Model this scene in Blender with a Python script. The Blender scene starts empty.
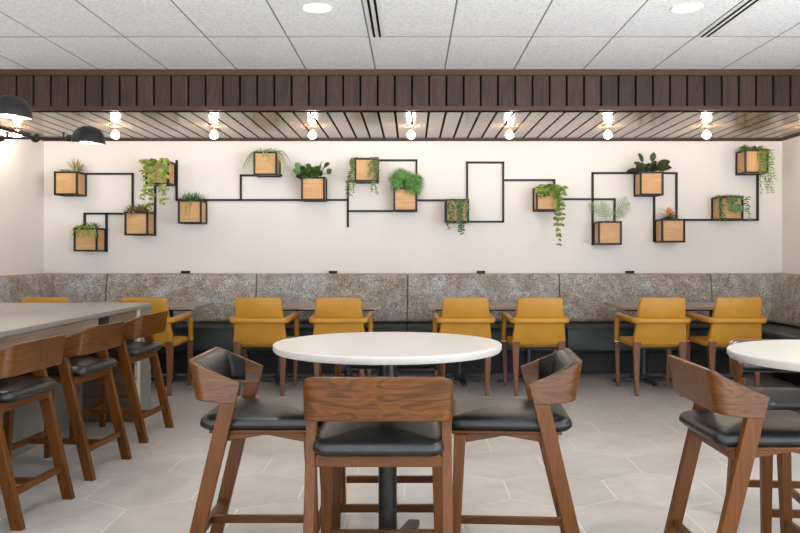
import bpy, bmesh, math, random
from mathutils import Vector, Matrix
C = bpy.context.scene.collection
PI = math.pi

# ------------------------------------------------------------------ materials
def lin(c):
    out = []
    for v in c:
        v = v / 255.0
        out.append(v / 12.92 if v <= 0.04045 else ((v + 0.055) / 1.055) ** 2.4)
    return (out[0], out[1], out[2], 1.0)

class NT:
    def __init__(self, name):
        self.m = bpy.data.materials.new(name)
        self.m.use_nodes = True
        self.t = self.m.node_tree
        self.b = self.t.nodes['Principled BSDF']
    def n(self, typ, **kw):
        nd = self.t.nodes.new(typ)
        for k, v in kw.items():
            if k in nd.inputs.keys():
                nd.inputs[k].default_value = v
            else:
                setattr(nd, k, v)
        return nd
    def l(self, a, b):
        self.t.links.new(a, b)
    def ramp(self, fac, stops):
        r = self.n('ShaderNodeValToRGB')
        el = r.color_ramp.elements
        while len(el) < len(stops):
            el.new(0.5)
        for e, (p, c) in zip(el, stops):
            e.position = p
            e.color = c
        self.l(fac, r.inputs['Fac'])
        return r.outputs['Color']
    def mix(self, f, a, b, mode='MIX'):
        x = self.n('ShaderNodeMix', data_type='RGBA', blend_type=mode)
        for sock, v in ((x.inputs[0], f), (x.inputs[6], a), (x.inputs[7], b)):
            if hasattr(v, 'links'):
                self.l(v, sock)
            else:
                sock.default_value = v
        return x.outputs[2]
    def coord(self, scale, rnd=True):
        tc = self.n('ShaderNodeTexCoord')
        vec = tc.outputs['Object']
        if rnd:
            oi = self.n('ShaderNodeObjectInfo')
            mu = self.n('ShaderNodeMath', operation='MULTIPLY')
            mu.inputs[1].default_value = 37.0
            self.l(oi.outputs['Random'], mu.inputs[0])
            ad = self.n('ShaderNodeVectorMath', operation='ADD')
            self.l(vec, ad.inputs[0]); self.l(mu.outputs[0], ad.inputs[1])
            vec = ad.outputs[0]
        mp = self.n('ShaderNodeMapping')
        mp.inputs['Scale'].default_value = scale
        self.l(vec, mp.inputs['Vector'])
        return mp.outputs['Vector']
    def noise(self, vec, scale, detail=4, rough=0.5, dist=0.0):
        x = self.n('ShaderNodeTexNoise')
        x.inputs['Scale'].default_value = scale
        x.inputs['Detail'].default_value = detail
        x.inputs['Roughness'].default_value = rough
        x.inputs['Distortion'].default_value = dist
        self.l(vec, x.inputs['Vector'])
        return x.outputs['Fac']
    def bump(self, h, strength, dist=0.01):
        x = self.n('ShaderNodeBump')
        x.inputs['Strength'].default_value = strength
        x.inputs['Distance'].default_value = dist
        self.l(h, x.inputs['Height'])
        self.l(x.outputs['Normal'], self.b.inputs['Normal'])
    def set(self, col=None, rough=0.5, metal=0.0, spec=0.5, coat=0.0, coat_rough=0.1):
        if col is not None:
            if hasattr(col, 'links'):
                self.l(col, self.b.inputs['Base Color'])
            else:
                self.b.inputs['Base Color'].default_value = col
        self.b.inputs['Roughness'].default_value = rough
        self.b.inputs['Metallic'].default_value = metal
        self.b.inputs['Specular IOR Level'].default_value = spec
        self.b.inputs['Coat Weight'].default_value = coat
        self.b.inputs['Coat Roughness'].default_value = coat_rough
        return self.m

def plain(name, c, rough=0.5, metal=0.0, spec=0.5, nscale=30, namt=0.06):
    k = NT(name)
    v = k.coord((1, 1, 1))
    f = k.noise(v, nscale, 3)
    a = lin(c); d = tuple(x * (1 - namt * 2) for x in a[:3]) + (1,)
    return k.set(k.ramp(f, [(0.3, d), (0.7, a)]), rough, metal, spec)

def wood(name, dark, mid, light, scale, rough=0.4, rings=9.0, fine=1.0, spec=0.4, per_island=0.0, amt=0.55, coat=0.0):
    k = NT(name)
    v = k.coord(scale)
    if per_island:
        g = k.n('ShaderNodeNewGeometry')
        mu = k.n('ShaderNodeMath', operation='MULTIPLY'); mu.inputs[1].default_value = 53.0
        k.l(g.outputs['Random Per Island'], mu.inputs[0])
        ad = k.n('ShaderNodeVectorMath', operation='ADD')
        k.l(v, ad.inputs[0]); k.l(mu.outputs[0], ad.inputs[1])
        v = ad.outputs[0]
    base = k.noise(v, 1.0, 2, 0.5, 0.4)
    mu = k.n('ShaderNodeMath', operation='MULTIPLY'); mu.inputs[1].default_value = rings * 6.283
    k.l(base, mu.inputs[0])
    sn = k.n('ShaderNodeMath', operation='SINE'); k.l(mu.outputs[0], sn.inputs[0])
    mr = k.n('ShaderNodeMapRange'); k.l(sn.outputs[0], mr.inputs['Value'])
    mr.inputs['From Min'].default_value = -1; mr.inputs['From Max'].default_value = 1
    grain = k.ramp(mr.outputs['Result'], [(0.0, lin(dark)), (0.22, lin(mid)), (0.6, lin(light)), (1.0, lin(mid))])
    mx = max(scale)
    mp = k.n('ShaderNodeMapping')
    mp.inputs['Scale'].default_value = tuple(6.0 * fine if c == mx else 1.2 for c in scale)
    k.l(v, mp.inputs['Vector'])
    f2 = k.noise(mp.outputs['Vector'], 1.5, 5, 0.6)
    soft = tuple((a_ + 2 * b_) / 3 for a_, b_ in zip(dark, mid))
    streak = k.ramp(f2, [(0.3, lin(soft)), (0.5, lin(mid)), (0.72, lin(light))])
    col = k.mix(amt, streak, grain)
    if per_island:
        g = k.n('ShaderNodeNewGeometry')
        hs = k.n('ShaderNodeHueSaturation')
        mr2 = k.n('ShaderNodeMapRange')
        mr2.inputs['To Min'].default_value = 1 - per_island; mr2.inputs['To Max'].default_value = 1 + per_island
        k.l(g.outputs['Random Per Island'], mr2.inputs['Value'])
        k.l(mr2.outputs['Result'], hs.inputs['Value'])
        k.l(col, hs.inputs['Color'])
        col = hs.outputs['Color']
    k.bump(f2, 0.05, 0.001)
    return k.set(col, rough, 0, spec, coat)

def emis(name, c, strength):
    k = NT(name)
    k.set((0.8, 0.8, 0.8, 1), 0.4)
    k.b.inputs['Emission Color'].default_value = lin(c)
    k.b.inputs['Emission Strength'].default_value = strength
    return k.m

M = {}
M['stool_band'] = wood('walnut_band', (42, 20, 4), (80, 44, 9), (106, 63, 17), (2.2, 2.2, 11), 0.34, 9.0, 1.4, 0.35, amt=0.45)
M['stool_leg'] = wood('walnut_leg', (54, 27, 4), (86, 47, 9), (106, 61, 15), (14, 14, 1.3), 0.4, 2.0, 1.0, 0.25, amt=0.35)
M['stool_rail'] = wood('walnut_rail', (54, 27, 4), (84, 46, 9), (104, 60, 15), (1.5, 1.5, 14), 0.4, 2.0, 1.0, 0.25, amt=0.35)
M['chair_leg'] = wood('dark_walnut_leg', (72, 42, 26), (104, 64, 42), (124, 80, 54), (14, 14, 1.5), 0.45, 2.0, 1.0, 0.4, amt=0.35)
M['fascia'] = wood('dark_slat_wood', (36, 24, 18), (57, 39, 31), (74, 52, 41), (11, 11, 1.5), 0.6, 3.0, 1.0, 0.3, 0.22, amt=0.4)
M['fascia_trim'] = wood('brown_trim_wood', (52, 32, 22), (70, 45, 32), (82, 55, 40), (1.0, 12, 12), 0.5, 2.0, 1.0, 0.3, amt=0.3)
M['soffit'] = wood('soffit_plank_wood', (84, 66, 52), (120, 101, 85), (140, 121, 103), (11, 1.0, 11), 0.2, 3.0, 1.0, 0.5, 0.1, amt=0.35)
M['birch'] = wood('birch_box_wood', (180, 134, 88), (198, 156, 108), (210, 172, 128), (3, 3, 9), 0.5, 1.5, 1.0, 0.3, amt=0.25)
M['apron'] = wood('taupe_wood_veneer', (100, 82, 66), (128, 108, 90), (148, 128, 108), (6, 0.8, 9), 0.45, 2.0, 1.0, 0.35, amt=0.3)
M['end_wood'] = wood('brown_plank_veneer', (62, 46, 34), (84, 64, 48), (98, 76, 58), (0.8, 6, 12), 0.5, 2.0, 1.0, 0.3, amt=0.3)
M['booth_top'] = wood('grey_brown_laminate', (124, 108, 96), (146, 130, 118), (160, 146, 134), (1.2, 8, 8), 0.35, 2.0, 1.0, 0.45, amt=0.3)
M['booth_edge'] = plain('dark_table_edge', (92, 78, 68), 0.5)
M['black_gap'] = plain('black_gap', (12, 10, 9), 0.9, 0, 0.1)
M['black_metal'] = plain('black_powder_coat', (22, 19, 18), 0.5, 0.0, 0.35)
M['base_metal'] = plain('dark_grey_cast_iron', (52, 55, 60), 0.4, 0.3, 0.5)
M['column'] = plain('black_column_steel', (44, 40, 38), 0.3, 0.5, 0.5)
M['chrome'] = plain('chrome', (205, 205, 205), 0.2, 1.0)
M['bronze'] = plain('bronze_canopy', (150, 120, 90), 0.35, 0.6)
M['leather'] = None
k = NT('black_leatherette'); v = k.coord((1, 1, 1)); f = k.noise(v, 260, 2)
k.bump(f, 0.08, 0.002)
M['leather'] = k.set(k.ramp(k.noise(v, 7, 3), [(0.3, lin((12, 11, 11))), (0.7, lin((19, 17, 16)))]), 0.34, 0, 0.5)
k = NT('mustard_vinyl'); v = k.coord((1, 1, 1)); k.bump(k.noise(v, 220, 2), 0.06, 0.002)
M['mustard'] = k.set(k.ramp(k.noise(v, 6, 3), [(0.3, lin((172, 120, 34))), (0.7, lin((184, 131, 40)))]), 0.42, 0, 0.4)
k = NT('dark_teal_vinyl'); v = k.coord((1, 1, 1)); k.bump(k.noise(v, 200, 2), 0.06, 0.002)
M['teal'] = k.set(k.ramp(k.noise(v, 5, 3), [(0.3, lin((36, 46, 42))), (0.7, lin((46, 56, 50)))]), 0.4, 0, 0.4)
M['kick'] = plain('dark_brown_kick_panel', (30, 21, 18), 0.55)
# mottled banquette fabric
k = NT('mottled_fabric'); v = k.coord((1, 1, 1), rnd=False)
big = k.noise(v, 3.2, 3, 0.6, 0.8)
basec = k.ramp(big, [(0.36, lin((120, 106, 90))), (0.5, lin((132, 120, 107))), (0.64, lin((140, 134, 129)))])
vo = k.n('ShaderNodeTexVoronoi', feature='DISTANCE_TO_EDGE'); vo.inputs['Scale'].default_value = 42
wv = k.noise(v, 9, 3)
k.l(v, vo.inputs['Vector'])
speck = k.ramp(vo.outputs['Distance'], [(0.03, (1, 1, 1, 1)), (0.16, (0, 0, 0, 1))])
spn = k.ramp(k.noise(v, 44, 3, 0.7, 2.0), [(0.48, (0, 0, 0, 1)), (0.54, (1, 1, 1, 1))])
sp = k.mix(0.8, speck, spn)
msk = k.ramp(wv, [(0.35, (0.4, 0.4, 0.4, 1)), (0.65, (0.95, 0.95, 0.95, 1))])
fac = k.mix(1.0, sp, msk, 'MULTIPLY')
light = k.ramp(big, [(0.36, lin((200, 187, 168))), (0.64, lin((218, 222, 226)))])
c1 = k.mix(fac, basec, light)
dk = k.ramp(k.noise(v, 70, 2, 0.6), [(0.56, (0, 0, 0, 1)), (0.66, (0.7, 0.7, 0.7, 1))])
k.bump(sp, 0.15, 0.002)
M['fabric'] = k.set(k.mix(dk, c1, lin((92, 78, 64))), 0.8, 0, 0.2)
# wall paint
k = NT('white_paint'); v = k.coord((1, 1, 1), rnd=False); f = k.noise(v, 120, 4)
k.bump(f, 0.03, 0.002)
M['wall'] = k.set(k.ramp(k.noise(v, 0.8, 2), [(0.3, lin((226, 220, 214))), (0.7, lin((232, 227, 221)))]), 0.75, 0, 0.3)
# ceiling tile
k = NT('mineral_ceiling_tile'); v = k.coord((1, 1, 1), rnd=False)
f = k.noise(v, 55, 5, 0.7)
c = k.ramp(f, [(0.36, lin((214, 214, 214))), (0.5, lin((232, 232, 232))), (0.62, lin((242, 242, 242)))])
k.bump(f, 0.25, 0.004)
M['tile'] = k.set(c, 0.9, 0, 0.1)
M['tbar'] = plain('shaded_grid_metal', (128, 128, 130), 0.7)  # grid metal, darkened to carry the shadow in the tile reveals
# floor
k = NT('grey_porcelain_hex'); v = k.coord((1, 1, 1), rnd=False)
f = k.noise(v, 1.7, 5, 0.6, 0.5); f2 = k.noise(v, 9, 4, 0.6)
c = k.mix(0.35, k.ramp(f, [(0.3, lin((150, 145, 140))), (0.7, lin((182, 177, 172)))]),
          k.ramp(f2, [(0.3, lin((152, 147, 142))), (0.7, lin((188, 182, 176)))]))
g = k.n('ShaderNodeNewGeometry'); hs = k.n('ShaderNodeHueSaturation'); mr = k.n('ShaderNodeMapRange')
mr.inputs['To Min'].default_value = 0.93; mr.inputs['To Max'].default_value = 1.06
k.l(g.outputs['Random Per Island'], mr.inputs['Value']); k.l(mr.outputs['Result'], hs.inputs['Value']); k.l(c, hs.inputs['Color'])
M['hex'] = k.set(hs.outputs['Color'], 0.28, 0, 0.4)
M['grout'] = plain('light_grout', (210, 204, 197), 0.7)
M['white_top'] = plain('white_laminate', (168, 162, 153), 0.42, 0, 0.4, 12, 0.01)
k = NT('grey_quartz'); v = k.coord((1, 1, 1)); f = k.noise(v, 60, 4, 0.7)
M['quartz'] = k.set(k.ramp(f, [(0.3, lin((116, 110, 104))), (0.7, lin((134, 128, 121)))]), 0.3, 0, 0.5)
M['grey_panel'] = plain('light_grey_laminate', (116, 112, 105), 0.45)
M['cream_edge'] = plain('cream_edge_strip', (190, 178, 160), 0.5)
M['soil'] = plain('potting_soil', (50, 36, 26), 0.95, 0, 0.1, 80, 0.3)
M['white_inside'] = plain('white_enamel', (235, 235, 230), 0.5)
M['bulb'] = emis('lit_bulb', (255, 236, 214), 105)
M['dome_bulb'] = emis('lit_dome_bulb', (255, 236, 214), 5)
M['down'] = emis('lit_downlight', (255, 240, 220), 14)

def leafmat(name, c1, c2, rough=0.45):
    k = NT(name)
    g = k.n('ShaderNodeNewGeometry')
    v = k.coord((1, 1, 1))
    f = k.noise(v, 25, 2)
    a = k.ramp(g.outputs['Random Per Island'], [(0.0, lin(c1)), (1.0, lin(c2))])
    b = k.mix(0.3, a, k.ramp(f, [(0.3, lin(c1)), (0.7, lin(c2))]))
    k.b.inputs['Subsurface Weight'].default_value = 0.0
    return k.set(b, rough, 0, 0.35)
M['leaf_green'] = leafmat('fresh_green_leaf', (50, 84, 28), (140, 168, 76))
M['leaf_pothos'] = leafmat('yellow_green_leaf', (62, 92, 30), (168, 182, 96))
M['leaf_dark'] = leafmat('deep_green_leaf', (22, 50, 20), (82, 120, 54), 0.35)
M['leaf_palm'] = leafmat('bright_palm_leaf', (22, 62, 20), (104, 158, 66))
M['leaf_grass'] = leafmat('grass_green_leaf', (40, 92, 36), (104, 156, 70))
M['leaf_pale'] = leafmat('pale_grey_green_leaf', (126, 142, 98), (192, 196, 150))
M['leaf_air'] = leafmat('straw_green_leaf', (132, 138, 76), (204, 192, 136))
M['leaf_succ'] = leafmat('brown_green_leaf', (104, 104, 62), (164, 122, 92))
M['leaf_ivy'] = leafmat('blue_green_leaf', (38, 76, 44), (116, 150, 98))
M['leaf_rubber'] = leafmat('purple_green_leaf', (34, 42, 30), (78, 90, 60), 0.35)
M['leaf_frond'] = leafmat('silvery_frond_leaf', (70, 108, 54), (156, 180, 120))
M['leaf_thin'] = leafmat('dull_green_vine_leaf', (70, 88, 44), (132, 146, 92))
M['petal'] = leafmat('orange_bract', (206, 104, 40), (226, 148, 76))

# ------------------------------------------------------------------ mesh helpers
def box(bm, x0, x1, y0, y1, z0, z1):
    vs = [bm.verts.new((x, y, z)) for z in (z0, z1) for y in (y0, y1) for x in (x0, x1)]
    for f in ((0, 2, 3, 1), (4, 5, 7, 6), (0, 1, 5, 4), (2, 6, 7, 3), (0, 4, 6, 2), (1, 3, 7, 5)):
        bm.faces.new([vs[i] for i in f])

def prism(bm, pts, axis, a, b):
    """pts: outline in the two other axes (in order x,y,z without axis)."""
    def mk(p, t):
        if axis == 'x': return (t, p[0], p[1])
        if axis == 'y': return (p[0], t, p[1])
        return (p[0], p[1], t)
    A = [bm.verts.new(mk(p, a)) for p in pts]
    B = [bm.verts.new(mk(p, b)) for p in pts]
    bm.faces.new(A); bm.faces.new(B[::-1])
    n = len(pts)
    for i in range(n):
        j = (i + 1) % n
        bm.faces.new((A[j], A[i], B[i], B[j]))

def loft(bm, rings, cap=True, closed=False):
    R = [[bm.verts.new(p) for p in r] for r in rings]
    n = len(R[0])
    pairs = list(zip(R[:-1], R[1:]))
    if closed: pairs.append((R[-1], R[0]))
    for A, B in pairs:
        for i in range(n):
            j = (i + 1) % n
            bm.faces.new((A[i], A[j], B[j], B[i]))
    if cap and not closed:
        bm.faces.new(R[0][::-1]); bm.faces.new(R[-1])

def tapered(bm, p0, p1, s0, s1):
    """rectangular bar from p0 to p1 (roughly vertical); s = (half x, half y)."""
    rs = []
    for p, s in ((p0, s0), (p1, s1)):
        rs.append([(p[0] - s[0], p[1] - s[1], p[2]), (p[0] + s[0], p[1] - s[1], p[2]), (p[0] + s[0], p[1] + s[1], p[2]), (p[0] - s[0], p[1] + s[1], p[2])])
    loft(bm, rs)

def sweep(bm, pts, rx, rz, seg=10, up=Vector((0, 0, 1)), power=1.0, cap=True):
    """tube along pts with elliptical / superelliptic section (rx sideways, rz up)."""
    P = [Vector(p) for p in pts]
    rings = []
    for i, p in enumerate(P):
        t = (P[min(i + 1, len(P) - 1)] - P[max(i - 1, 0)]).normalized()
        u = up - t * up.dot(t)
        if u.length < 1e-3:
            u = Vector((0, 1, 0)) - t * t.y
        u.normalize()
        s = t.cross(u)
        ring = []
        for k in range(seg):
            a = 2 * PI * k / seg
            ca, sa = math.cos(a), math.sin(a)
            ca = math.copysign(abs(ca) ** power, ca); sa = math.copysign(abs(sa) ** power, sa)
            ring.append(p + s * rx * ca + u * rz * sa)
        rings.append(ring)
    loft(bm, rings, cap)

def lathe(bm, prof, seg=32, cx=0, cy=0):
    rings = [[(cx + r * math.cos(2 * PI * k / seg), cy + r * math.sin(2 * PI * k / seg), z) for k in range(seg)] for r, z in prof]
    loft(bm, rings)

def pad(bm, x0, x1, y0, y1, z0, z1, r=0.05, dome=0.012, n=18, edge=0.02):
    """upholstered pad: rounded rectangle in plan, soft edges, slightly crowned."""
    def outline(ins):
        pts = []
        X0, X1, Y0, Y1 = x0 + ins, x1 - ins, y0 + ins, y1 - ins
        rr = max(r - ins, 0.004)
        for cx, cy, a0 in ((X1 - rr, Y1 - rr, 0), (X0 + rr, Y1 - rr, 90), (X0 + rr, Y0 + rr, 180), (X1 - rr, Y0 + rr, 270)):
            for k in range(7):
                a = math.radians(a0 + 15 * k)
                pts.append((cx + rr * math.cos(a), cy + rr * math.sin(a)))
        return pts
    rings = []
    h = z1 - z0
    seq = [(edge * 0.5, z0), (0, z0 + h * 0.25), (0, z0 + h * 0.45), (edge * 0.12, z0 + h * 0.68), (edge * 0.5, z0 + h * 0.87), (edge, z0 + h * 0.96)]
    for q in (0.25, 0.5, 0.75, 0.97):
        half = min(x1 - x0, y1 - y0) / 2
        seq.append((edge + (half - edge) * q, z0 + h * 0.96 + (h * 0.04 + dome) * math.sin(q * PI / 2)))
    for ins, z in seq:
        rings.append([(a, b, z) for a, b in outline(ins)])
    loft(bm, rings)

def obj(name, bm, mat, parent=None, bevel=0.0, smooth=30, loc=None, segs=2):
    bmesh.ops.recalc_face_normals(bm, faces=bm.faces)
    me = bpy.data.meshes.new(name)
    bm.to_mesh(me); bm.free()
    mats = mat if isinstance(mat, (list, tuple)) else [mat]
    for m in mats: me.materials.append(m)
    if smooth:
        for p in me.polygons: p.use_smooth = True
        me.set_sharp_from_angle(angle=math.radians(smooth))
    o = bpy.data.objects.new(name, me); C.objects.link(o)
    if parent: o.parent = parent
    if loc: o.location = loc
    if bevel:
        b = o.modifiers.new('bevel', 'BEVEL'); b.width = bevel; b.segments = segs
        b.limit_method = 'ANGLE'; b.angle_limit = math.radians(35)
        b.harden_normals = False
    return o

def tag(o, label, cat, group=None):
    o['label'] = label; o['category'] = cat
    if group: o['group'] = group
    return o

def thing(name, label, cat, loc=(0, 0, 0), rotz=0.0, group=None):
    o = bpy.data.objects.new(name, None); C.objects.link(o)
    o.empty_display_size = 0.1
    o.location = loc; o.rotation_euler = (0, 0, rotz)
    return tag(o, label, cat, group)

def struct(name, bm, mat, bevel=0.0, smooth=0):
    o = obj(name, bm, mat, None, bevel, smooth)
    o['kind'] = 'structure'
    return o

def dup(root, loc, rotz, label, group=None):
    r = root.copy(); C.objects.link(r)
    r.location = loc; r.rotation_euler = (0, 0, rotz); r['label'] = label
    if group: r['group'] = group
    for ch in list(root.children):
        c = ch.copy(); C.objects.link(c); c.parent = r
        for g in list(ch.children):
            d = g.copy(); C.objects.link(d); d.parent = c
    return r

B = bmesh.new
# ------------------------------------------------------------------ room
XL, XR, YB, YF, ZC = -4.075, 4.097, 9.08, 7.23, 2.897
ZS = 2.537
Y0 = -1.2

# floor: hexagonal porcelain tiles
bm = B()
w, pit, e, gap = 0.554, 0.519, 0.346, 0.0048
for j in range(-13, 12):
    for i in range(-8, 10):
        cx = -1.425 + 0.277 + w * i + (0.277 if j % 2 else 0); cy = 3.92 + pit * j
        if cx < XL - 0.3 or cx > XR + 0.3 or cy > YB + 0.3 or cy < Y0 - 0.3: continue
        hw, sl = w / 2 - gap, (pit - e)
        top = e / 2 + sl - gap; sh = e / 2 - gap * 0.3
        pts = [(cx, cy + top), (cx - hw, cy + sh), (cx - hw, cy - sh), (cx, cy - top), (cx + hw, cy - sh), (cx + hw, cy + sh)]
        pts = [(min(max(x, XL), XR), min(max(y, Y0), YB)) for x, y in pts]
        area = sum(pts[q][0] * pts[(q + 1) % 6][1] - pts[(q + 1) % 6][0] * pts[q][1] for q in range(6))
        if abs(area) < 1e-4: continue
        bm.faces.new([bm.verts.new((x, y, 0.0)) for x, y in pts])
nt = len(bm.faces)
gr = [bm.verts.new(p) for p in ((XL, Y0, -0.0015), (XR, Y0, -0.0015), (XR, YB, -0.0015), (XL, YB, -0.0015))]
gf = bm.faces.new(gr); gf.material_index = 1
box(bm, XL - 0.1, XR + 0.1, Y0, YB + 0.1, -0.12, -0.01)
for f in list(bm.faces)[nt + 1:]: f.material_index = 1
struct('floor', bm, [M['hex'], M['grout']])

# walls
bm = B(); box(bm, XL - 0.12, XR + 0.12, YB, YB + 0.12, -0.01, 3.0); struct('wall_back', bm, M['wall'])
bm = B(); box(bm, XL - 0.12, XL, Y0, YB, -0.01, 3.0); struct('wall_left', bm, M['wall'])
# right wall with a long shopfront window toward the camera side
bm = B()
box(bm, XR, XR + 0.12, 4.0, YB, -0.01, 3.0)
box(bm, XR, XR + 0.12, Y0, 4.0, -0.01, 0.35)
box(bm, XR, XR + 0.12, Y0, 4.0, 2.6, 3.0)
struct('wall_right', bm, M['wall'])
wf = B()
for y in (Y0 + 0.03, 0.1, 2.05, 3.97): box(wf, XR + 0.03, XR + 0.09, y - 0.03, y + 0.03, 0.35, 2.6)
for z in (0.38, 2.57): box(wf, XR + 0.03, XR + 0.09, Y0, 4.0, z - 0.03, z + 0.03)
struct('window_1', wf, M['black_metal'])

# ceiling: lay-in tiles on a metal grid
bm = B()
xs = [-0.322 + 0.61 * q for q in range(-7, 9)]
xs = [XL] + [x for x in xs if XL < x < XR] + [XR]
ys = [YF]; yy = 6.14
while yy > Y0: ys.append(yy); yy -= 1.17
ys.append(Y0)
holes = [(-0.627, 5.41), (1.813, 5.41), (-3.067, 5.41), (-0.627, 3.07), (1.813, 3.07), (-3.067, 3.07), (-0.627, 0.73), (1.813, 0.73)]
for a in range(len(xs) - 1):
    for b in range(len(ys) - 1):
        g = 0.0065; g2 = 0.014
        box(bm, xs[a] + g, xs[a + 1] - g, ys[b + 1] + g2, ys[b] - (g2 if b else g), ZC, ZC + 0.02)
nt = len(bm.faces)
box(bm, XL, XR, Y0, YF, ZC + 0.0012, ZC + 0.045)
for f in list(bm.faces)[nt:]: f.material_index = 1
struct('ceiling', bm, [M['tile'], M['tbar']])

# timber bulkhead: upright slats between two trim boards
bm = B(); PT = 0.1517
box(bm, XL, XR, YF + 0.015, YF + 0.1, ZS, ZC + 0.02)
struct('trim_1', bm, M['black_gap'])
bm = B()
q = -27
while True:
    a = PT * q + 0.009; b = PT * (q + 1) - 0.009
    q += 1
    if b < XL: continue
    if a > XR: break
    box(bm, max(a, XL), min(b, XR), YF, YF + 0.018, ZS + 0.03, ZC - 0.045)
struct('trim_2', bm, M['fascia'], 0.002)
bm = B(); box(bm, XL, XR, YF - 0.018, YF + 0.03, ZC - 0.052, ZC + 0.01); struct('trim_3', bm, M['fascia_trim'], 0.003)
bm = B(); box(bm, XL, XR, YF - 0.014, YF + 0.06, ZS, ZS + 0.038); struct('trim_4', bm, M['fascia_trim'], 0.003)
# planked soffit
bm = B()
q = -27
while True:
    a = PT * q + 0.011; b = PT * (q + 1) - 0.011
    q += 1
    if b < XL: continue
    if a > XR: break
    box(bm, max(a, XL), min(b, XR), YF + 0.06, YB - 0.03, ZS, ZS + 0.02)
nt = len(bm.faces)
box(bm, XL, XR, YF + 0.05, YB, ZS + 0.018, ZS + 0.05)
for f in list(bm.faces)[nt:]: f.material_index = 1
struct('trim_5', bm, [M['soffit'], M['black_gap']])
bm = B()
box(bm, XL, XR, YB - 0.03, YB, ZS - 0.02, ZS + 0.02)
struct('trim_6', bm, M['fascia_trim'], 0.003)
bm = B(); box(bm, XL, XL + 0.03, YF + 0.06, YB - 0.03, ZS - 0.02, ZS + 0.02); struct('trim_7', bm, M['fascia_trim'], 0.003)
bm = B(); box(bm, XR - 0.03, XR, YF + 0.06, YB - 0.03, ZS - 0.02, ZS + 0.02); struct('trim_8', bm, M['fascia_trim'], 0.003)

# ------------------------------------------------------------------ ceiling fittings
def downlight(x, y, label):
    t = thing('downlight', label, 'recessed light', (x, y, ZC), 0, 'recessed ceiling downlights')
    b = B()
    lathe(b, [(0.083, 0.0), (0.1, -0.006), (0.105, 0.0), (0.105, 0.003), (0.083, 0.003)], 32)
    obj('ring', b, M['white_inside'], t)
    b = B(); lathe(b, [(0.084, -0.0035), (0.084, -0.001)], 32)
    obj('diffuser', b, M['down'], t)
downlight(-0.627, 5.41, 'round lit downlight in the ceiling tile left of the central slot vent')
downlight(1.813, 5.41, 'round lit downlight in the ceiling tile left of the right-hand slot vent')

def vent(x, label):
    t = thing('slot_vent', label, 'air vent', (x, 5.545, ZC), 0, 'linear ceiling vents')
    b = B(); box(b, 0.006, 0.125, -0.585, 0.585, -0.004, 0.0); obj('frame', b, M['white_inside'], t, 0.001)
    for a in (0.034, 0.076):
        b = B(); box(b, a, a + 0.016, -0.58, 0.575, -0.007, -0.0035); obj('slot', b, M['black_gap'], t)
vent(-0.322, 'double black slot air vent in the middle of the white tiled ceiling')
vent(2.118, 'double black slot air vent at the upper right of the tiled ceiling')

labels = ['bare round bulb in the soffit behind the left black dome lamp, almost hidden',
          'bare round bulb on the soffit between the spiky air plant and the pothos',
          'bare round bulb on the soffit above the grass planter, right of the pothos',
          'bare round bulb on the soffit above the round-leaved green plant',
          'bare round bulb on the soffit above the bushy fan palm',
          'bare round bulb on the soffit right of the empty tall wall rectangle',
          'bare round bulb on the soffit above the feathery frond planter',
          'bare round bulb on the soffit right of the dark rubber plant',
          'bare round bulb at the far right end of the plank soffit']
proto = None
for i in range(9):
    x, y = -0.01 + 0.973 * (i - 4), 8.1
    if x > XR - 0.1: x = XR - 0.12
    if proto is None:
        t = thing('bulb_light', labels[0], 'ceiling light', (x, y, ZS), 0, 'bare bulbs along the plank soffit')
        b = B(); lathe(b, [(0.062, 0.0), (0.062, -0.006), (0.045, -0.014), (0.026, -0.018), (0.024, -0.045), (0.02, -0.05)], 28); obj('canopy', b, M['bronze'], t)
        b = B()
        lathe(b, [(0.012, -0.046), (0.016, -0.055), (0.03, -0.072), (0.039, -0.09), (0.037, -0.106), (0.027, -0.12), (0.012, -0.127), (0.001, -0.128)], 20)
        obj('bulb', b, M['bulb'], t, smooth=80)
        proto = t
    else:
        dup(proto, (x, y, ZS), 0, labels[i])

# ------------------------------------------------------------------ wall frames and planters
BAR = 0.022
def wall_bars(label, lines):
    b = B()
    for ln in lines:
        for (x0, z0), (x1, z1) in zip(ln[:-1], ln[1:]):
            h = BAR / 2
            box(b, min(x0, x1) - h, max(x0, x1) + h, YB - 0.0255, YB - 0.002, min(z0, z1) - h, max(z0, z1) + h)
    o = obj('steel_lattice', b, M['black_metal'], None, 0.0, 0)
    me = o.data
    me.transform(Matrix.Translation((0, -YB, 0))); o.location = (0, YB, 0)
    tag(o, label, 'wall frame', 'black bar frames linking the planters')
wall_bars('black bar frame running right from the highest left planter then down', [[(-3.591, 2.155), (-3.088, 2.155), (-3.088, 1.715)]])
wall_bars('black bar frame standing on the lowest left planter of arching grass', [[(-3.618, 1.556), (-3.618, 1.715), (-3.12, 1.715)], [(-3.377, 1.715), (-3.377, 1.302)]])
wall_bars('short upright black bar under the trailing pothos planter', [[(-2.84, 2.053), (-2.84, 1.479)]])
wall_bars('long black line frame from the pothos planter past the grass planter to the round-leaved plant', [[(-2.601, 2.296), (-2.601, 1.866), (-1.215, 1.866)], [(-1.892, 1.866), (-1.892, 2.138), (-1.447, 2.138)]])
wall_bars('black bar frame around the bushy fan palm and thin-vined planter', [[(-0.939, 1.866), (-0.708, 1.866)], [(-0.641, 2.073), (-0.708, 2.073), (-0.708, 1.576)], [(-0.708, 1.743), (0.049, 1.743)], [(-0.376, 2.304), (0.049, 2.304), (0.049, 1.743)], [(0.049, 1.862), (0.376, 1.862)]])
wall_bars('empty tall black rectangle frame on the wall right of the ivy planter', [[(0.609, 2.28), (1.008, 2.28), (1.008, 1.626), (0.609, 1.626), (0.609, 2.28)]])
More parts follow.
